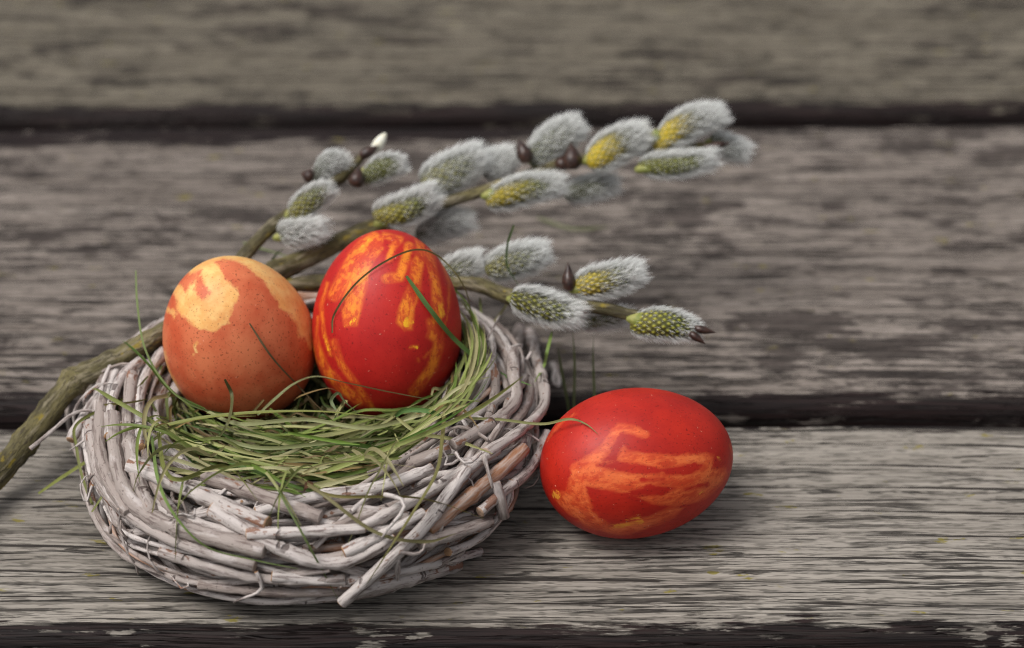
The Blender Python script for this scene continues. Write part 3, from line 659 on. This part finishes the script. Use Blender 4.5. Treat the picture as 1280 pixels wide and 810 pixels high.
hb([(330, 500, .030), (300, 533, 'n', 3), (268, 560, 'n', 4), (242, 592, 'n', 4)], 5, (.22, .17, .07))
hb([(304, 303, .030), (316, 308, .032), (350, 318, .032), (395, 335, .032)], 4, (.13, .17, .05))
hb([(335, 333, .034), (345, 318, .036), (356, 309, .037)], 5, (.12, .20, .04))
hb([(365, 352, .028), (380, 362, .028), (420, 366, .027)], 4, (.12, .17, .05))
# blades standing in the gap behind the lone egg
ygap = (y3b + y2f) / 2
tuft = thing('grass_tuft', 'three thin upright grass blades in the gap behind the lone red egg', 'grass', P(725, 526, 0))
for pts in ([(717, 545), (717, 505), (718, 460), (716, 415)], [(743, 545), (743, 490), (742, 455), (742, 418)], [(716, 545), (710, 505), (703, 470), (697, 433)]):
    o = blade([PY(u, v, ygap) - tuft.location for u, v in pts], .0009, (.19, .23, .10), tuft, up=-FWD)
lone = blade(name='grass_straw', pts=[P(672, 272, .0012), P(715, 286, .0018), P(762, 283, .0012)], w=.0013, col=(.19, .19, .11), parent=None, up=Vector((0, 0, 1)))
tag(lone, 'faint blurred grass blade lying alone on the middle plank under the far catkins', 'grass')

# ------------------------------------------------------------------ willow branches
WB = willow_bark(); FUR = fur_material(); CORE = catkin_material()
SCALE = simple('bud_scale_brown', (.022, .011, .009), (.060, .028, .019), 700, .35, .5)
WOODEND = simple('cut_willow', (.40, .30, .15), (.25, .18, .08), 900, .8)
CREAM = simple('catkin_base_green', (.17, .20, .04), (.30, .29, .09), 600, .6)
BUDTIP = simple('opening_bud_white', (.72, .70, .55), (.80, .79, .70), 800, .6)
def lathe(name, prof, mat, sides=14, squash=1.0, bend=0.0):
    V = []; n = len(prof)
    for (z, r) in prof:
        for j in range(sides):
            a = 2 * math.pi * j / sides; V.append((r * math.cos(a) + bend * z * z, r * math.sin(a) * squash, z))
    F = [(i * sides + j, i * sides + (j + 1) % sides, (i + 1) * sides + (j + 1) % sides, (i + 1) * sides + j) for i in range(n - 1) for j in range(sides)]
    F.append(tuple(range(sides - 1, -1, -1))); F.append(tuple((n - 1) * sides + j for j in range(sides)))
    return mesh_np(name, V, F, [mat])
def orient(o, base, tip, roll=0.0):
    z = (tip - base).normalized(); x = (-FWD - z * (-FWD).dot(z)).normalized(); y = z.cross(x)
    o.matrix_local = Matrix.Translation(base) @ Matrix((x, y, z)).transposed().to_4x4() @ Matrix.Rotation(roll, 4, 'Z')
def catkin(parent, base, tip, width, green, yellow, gang=.28, dens=1.0, cup=True, hair=.0046):
    """local z along the catkin, local x towards the viewer; green and yellow = how far the florets show"""
    L = (tip - base).length; Wd = width
    nu, nv = 72, 72; t = np.linspace(0, 1, nv); a = np.linspace(0, 2 * math.pi, nu, endpoint=False)
    def prof(t): return np.sqrt(np.clip(1 - (2 * np.clip(t, 0, 1) - 1) ** 2, 0, 1)) ** .85 * (1.10 - .30 * t)
    core_r = Wd / 2 - hair * .58; Lc = L - hair * .85
    A, T = np.meshgrid(a, t)
    fl = (np.clip(np.cos(12 * A + T * 44) * .5 + .5, 0, 1) * np.clip(np.cos(12 * A - T * 44 + 1) * .5 + .5, 0, 1)) ** 1.3
    r = core_r * prof(T) + .0006 * fl * np.sqrt(prof(T))
    X = np.stack([r * np.cos(A), r * np.sin(A), T * Lc], -1).reshape(-1, 3)
    gd = np.array([math.cos(gang), math.sin(gang)])
    dirw = (np.cos(A) * gd[0] + np.sin(A) * gd[1])
    gmask = np.clip((dirw - .15) / .5, 0, 1) * green
    ymask = np.clip((dirw - .1) / .5, 0, 1) * np.clip((.74 - T) / .45, 0, 1) * yellow
    cv = rng.normal(size=2) * .0016; X[:, 0] += cv[0] * (X[:, 2] / L - .5) ** 2 * 4; X[:, 1] += cv[1] * (X[:, 2] / L - .5) ** 2 * 4
    idx = np.arange(nu * nv).reshape(nv, nu); rr = np.roll(idx, -1, 1)
    F = np.stack([idx[:-1], rr[:-1], rr[1:], idx[1:]], -1).reshape(-1, 4)
    c = obj('catkin', mesh_np('catkin', X, F, [CORE], True, {'green': gmask.ravel(), 'yellow': ymask.ravel(), 'floret': fl.ravel()}), parent)
    orient(c, base, tip)
    # silky hairs
    n = int(5600 * dens * (L / .022) * (Wd / .011))
    ht = rng.beta(1.15, 1.0, n); ha = rng.uniform(0, 2 * math.pi, n)
    dw = np.cos(ha) * gd[0] + np.sin(ha) * gd[1]
    keep = rng.random(n) > np.clip((dw - .2) / .5, 0, 1) * np.clip(green * .98 + yellow * .66 * np.clip((.75 - ht) / .45, 0, 1) + rng.normal(size=n) * .12, 0, .9) * np.clip((.93 - ht) / .2, 0, 1)
    ht, ha, dw = ht[keep], ha[keep], dw[keep]; n = len(ht)
    hr = core_r * prof(ht) + .0001
    root = np.stack([hr * np.cos(ha), hr * np.sin(ha), ht * Lc], -1)
    root[:, 0] += cv[0] * (root[:, 2] / L - .5) ** 2 * 4; root[:, 1] += cv[1] * (root[:, 2] / L - .5) ** 2 * 4
    rad = np.stack([np.cos(ha), np.sin(ha), np.zeros(n)], -1); zz = np.array([0, 0, 1.0])
    clump = np.stack([np.sin(ha * 7 + ht * 23), np.cos(ha * 5 - ht * 31), np.sin(ha * 9 + ht * 17)], -1) * .16
    d0 = rad * (.75 - .1 * ht[:, None]) + zz * (.45 + .5 * ht[:, None]) + clump + rng.normal(size=(n, 3)) * .11
    d0 /= np.linalg.norm(d0, axis=1)[:, None]
    d1 = d0 * .6 + zz * (.55 + .2 * ht[:, None]) + rng.normal(size=(n, 3)) * .07; d1 /= np.linalg.norm(d1, axis=1)[:, None]
    hl = hair * rng.uniform(.45, 1.25, n) * (1 - .45 * np.clip((dw - .2) / .5, 0, 1) * green) * (1 - .25 * (1 - ht))
    p1 = root + d0 * (hl * .5)[:, None]; p2 = p1 + d1 * (hl * .5)[:, None]
    sd = np.cross(d0, rng.normal(size=(n, 3))); sd /= np.linalg.norm(sd, axis=1)[:, None]
    w0, w1 = .000055, .000048
    V = np.stack([root - sd * w0, root + sd * w0, p1 - sd * w1, p1 + sd * w1, p2 - sd * .000012, p2 + sd * .000012], 1).reshape(-1, 3)
    i = np.arange(n)[:, None] * 6
    F = np.concatenate([i + np.array([[0, 1, 3, 2]]), i + np.array([[2, 3, 5, 4]])])
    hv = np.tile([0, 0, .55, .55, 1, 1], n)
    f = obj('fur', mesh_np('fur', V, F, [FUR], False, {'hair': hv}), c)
    if cup:
        q = obj('base_cup', lathe('base_cup', [(-.0012, .0006), (0, .0013), (.0014, core_r * .50), (.0026, core_r * .62), (.0034, core_r * .52), (.004, core_r * .35)], CREAM), c)
    return c
def stem_mesh(parent, pts, origin):
    p = catmull([P(u, v, z) - origin for u, v, z, _ in pts], 8); n = len(p)
    rad = np.interp(np.linspace(0, 1, n), np.linspace(0, 1, len(pts)), [r * .001 for *_, r in pts])
    rad = rad * (1 + .025 * rng.normal(size=n)); rad = np.convolve(np.pad(rad, 1, 'edge'), [.25, .5, .25], 'valid')
    return p, rad
def branch(label, pts, nodes, catkins, scales, extra=None, name='willow_branch'):
    origin = P(*pts[0][:3]); b = thing(name, label, 'branch', origin, 'willow branches')
    p, rad = stem_mesh(b, pts, origin); pa = arr(p)
    q = pa + np.array(origin) - np.array(CAM); dz = q @ np.array(FWD)
    su = 640 + FPX * q[:, 0] / dz; sv = 405 - FPX * (q @ np.array(UP)) / dz
    for (u, v, k, w) in nodes:
        d = np.hypot(su - u, sv - v); rad *= 1 + k * np.exp(-(d / w) ** 2)
    obj('stem', tube('stem', pa, rad, [WB, WOODEND], 14, .035), b)
    def dep_at(u, v): return dz[np.argmin(np.hypot(su - u, sv - v))]
    for (bu, bv, tu, tv, w, g, y, dd, td, *ex) in catkins:
        kw = ex[0] if ex else {}
        d = dep_at(bu, bv) + dd * .001
        catkin(b, PD(bu, bv, d) - origin, PD(tu, tv, d + td * .001) - origin, w / 4200 * d / .62, g, y, **kw)
    for (bu, bv, tu, tv, w, dd) in scales:
        d = dep_at(bu, bv) + dd * .001; B = PD(bu, bv, d) - origin; Tt = PD(tu, tv, d) - origin; L = (Tt - B).length; r = w / 4200 * d / .62 / 2
        o = obj('bud_scale', lathe('bud_scale', [(0, r * .45), (L * .1, r * .8), (L * .3, r), (L * .5, r * .9), (L * .72, r * .55), (L * .9, r * .2), (L, r * .04)], SCALE, 12, .8), b); orient(o, B, Tt)
    return b, dep_at, origin
A_ST = [(-70, 655, .006, 3.9), (0, 590, .0095, 3.5), (45, 535, .016, 3.35), (92, 478, .023, 3.3), (135, 455, .028, 3.25), (205, 415, .0345, 3.2), (300, 362, .0365, 3.1), (345, 340, .038, 3.0), (385, 322, .039, 2.9), (430, 300, .041, 2.7), (478, 280, .043, 2.6), (540, 258, .046, 2.2), (600, 240, .049, 2.0), (660, 218, .052, 1.8), (720, 200, .055, 1.6), (800, 190, .057, 1.4), (880, 182, .058, 1.1)]
branch('long thick willow branch crossing the nest behind both eggs, many furry catkins at far end', A_ST, [(92, 476, .42, 8), (140, 453, .25, 6), (30, 552, .22, 6), (62, 515, .12, 5), (185, 427, .16, 5), (345, 340, .25, 10), (700, 203, .3, 8)],
    [(472, 280, 556, 238, 50, .9, .3, -5, -4), (518, 287, 598, 272, 46, .15, .0, 5, 2, dict(cup=False)), (530, 236, 613, 188, 60, .62, .15, 2, 2), (598, 218, 648, 190, 48, .1, 0, 8, 3, dict(cup=False)),
     (606, 245, 714, 226, 48, .8, .6, -4, 0), (658, 200, 733, 148, 54, .5, 0, 2, 2), (704, 240, 780, 228, 42, .6, .0, 3, 2, dict(cup=False)), (732, 202, 817, 158, 55, .45, 1.0, -4, 0, dict(gang=-.1)), (812, 174, 911, 133, 50, .35, 1.0, -2, 0, dict(gang=-.1)),
     (798, 212, 905, 198, 42, .95, .05, -6, -2), (886, 178, 943, 194, 40, .45, 0, 4, 3)],
    [(660, 203, 648, 174, 25, -4), (716, 212, 714, 178, 30, -4), (700, 212, 708, 192, 26, -1), (880, 186, 914, 178, 14, -4)])
B_ST = [(282, 352, .036, 2.2), (305, 320, .041, 2.1), (335, 288, .046, 2.1), (362, 266, .049, 1.9), (395, 243, .052, 1.7), (425, 222, .054, 1.7), (445, 203, .056, 1.5), (458, 190, .058, 1.3)]
bB, dB, oB = branch('short willow twig with four small catkins rising behind the orange-brown egg', B_ST, [(345, 285, .3, 7), (428, 222, .35, 8)],
    [(388, 216, 440, 192, 38, 0, 0, 2, 2, dict(cup=False, hair=.0026)), (452, 216, 512, 200, 40, .8, 0, -3, -2, dict(hair=.003)), (360, 269, 420, 228, 40, .75, .15, -4, -2, dict(hair=.0028)), (346, 297, 414, 284, 44, .15, 0, -3, -3)],
    [(392, 222, 376, 216, 22, -2), (444, 234, 450, 208, 26, -6), (450, 196, 474, 182, 17, -2)])
d = dB(470, 180) - .001; tipb = obj('bud_tip', lathe('bud_tip', [(0, .0016), (.0025, .0018), (.0045, .0014), (.0060, .0006), (.0064, .0001)], BUDTIP), bB); orient(tipb, PD(468, 187, d) - oB, PD(480, 170, d) - oB)
C_ST = [(345, 358, .034, 2.0), (410, 351, .0355, 2.0), (500, 350, .037, 2.3), (560, 352, .039, 2.6), (600, 357, .040, 2.7), (640, 372, .041, 2.3), (690, 380, .042, 1.9), (750, 385, .043, 1.8), (796, 396, .043, 1.5), (830, 404, .043, .9)]
branch('willow branch with six silver-green catkins pointing right above the lone red egg', C_ST, [(640, 370, .2, 8), (715, 380, .3, 8), (795, 396, .25, 6)],
    [(552, 345, 612, 322, 46, .65, 0, -1, 0, dict(cup=False)), (606, 338, 694, 312, 54, .65, .15, 2, 3, dict(cup=False)), (638, 374, 738, 398, 52, .85, .1, -6, -2, dict(gang=.25)), (716, 362, 813, 336, 52, .6, .6, -2, 0, dict(gang=0)),
     (728, 402, 798, 394, 36, .7, 0, 6, 4, dict(cup=False)), (788, 399, 882, 412, 48, .95, .15, -3, -2, dict(gang=0, hair=.003))],
    [(711, 364, 710, 328, 21, -3), (868, 410, 895, 416, 13, -3), (862, 416, 882, 430, 12, -4)])
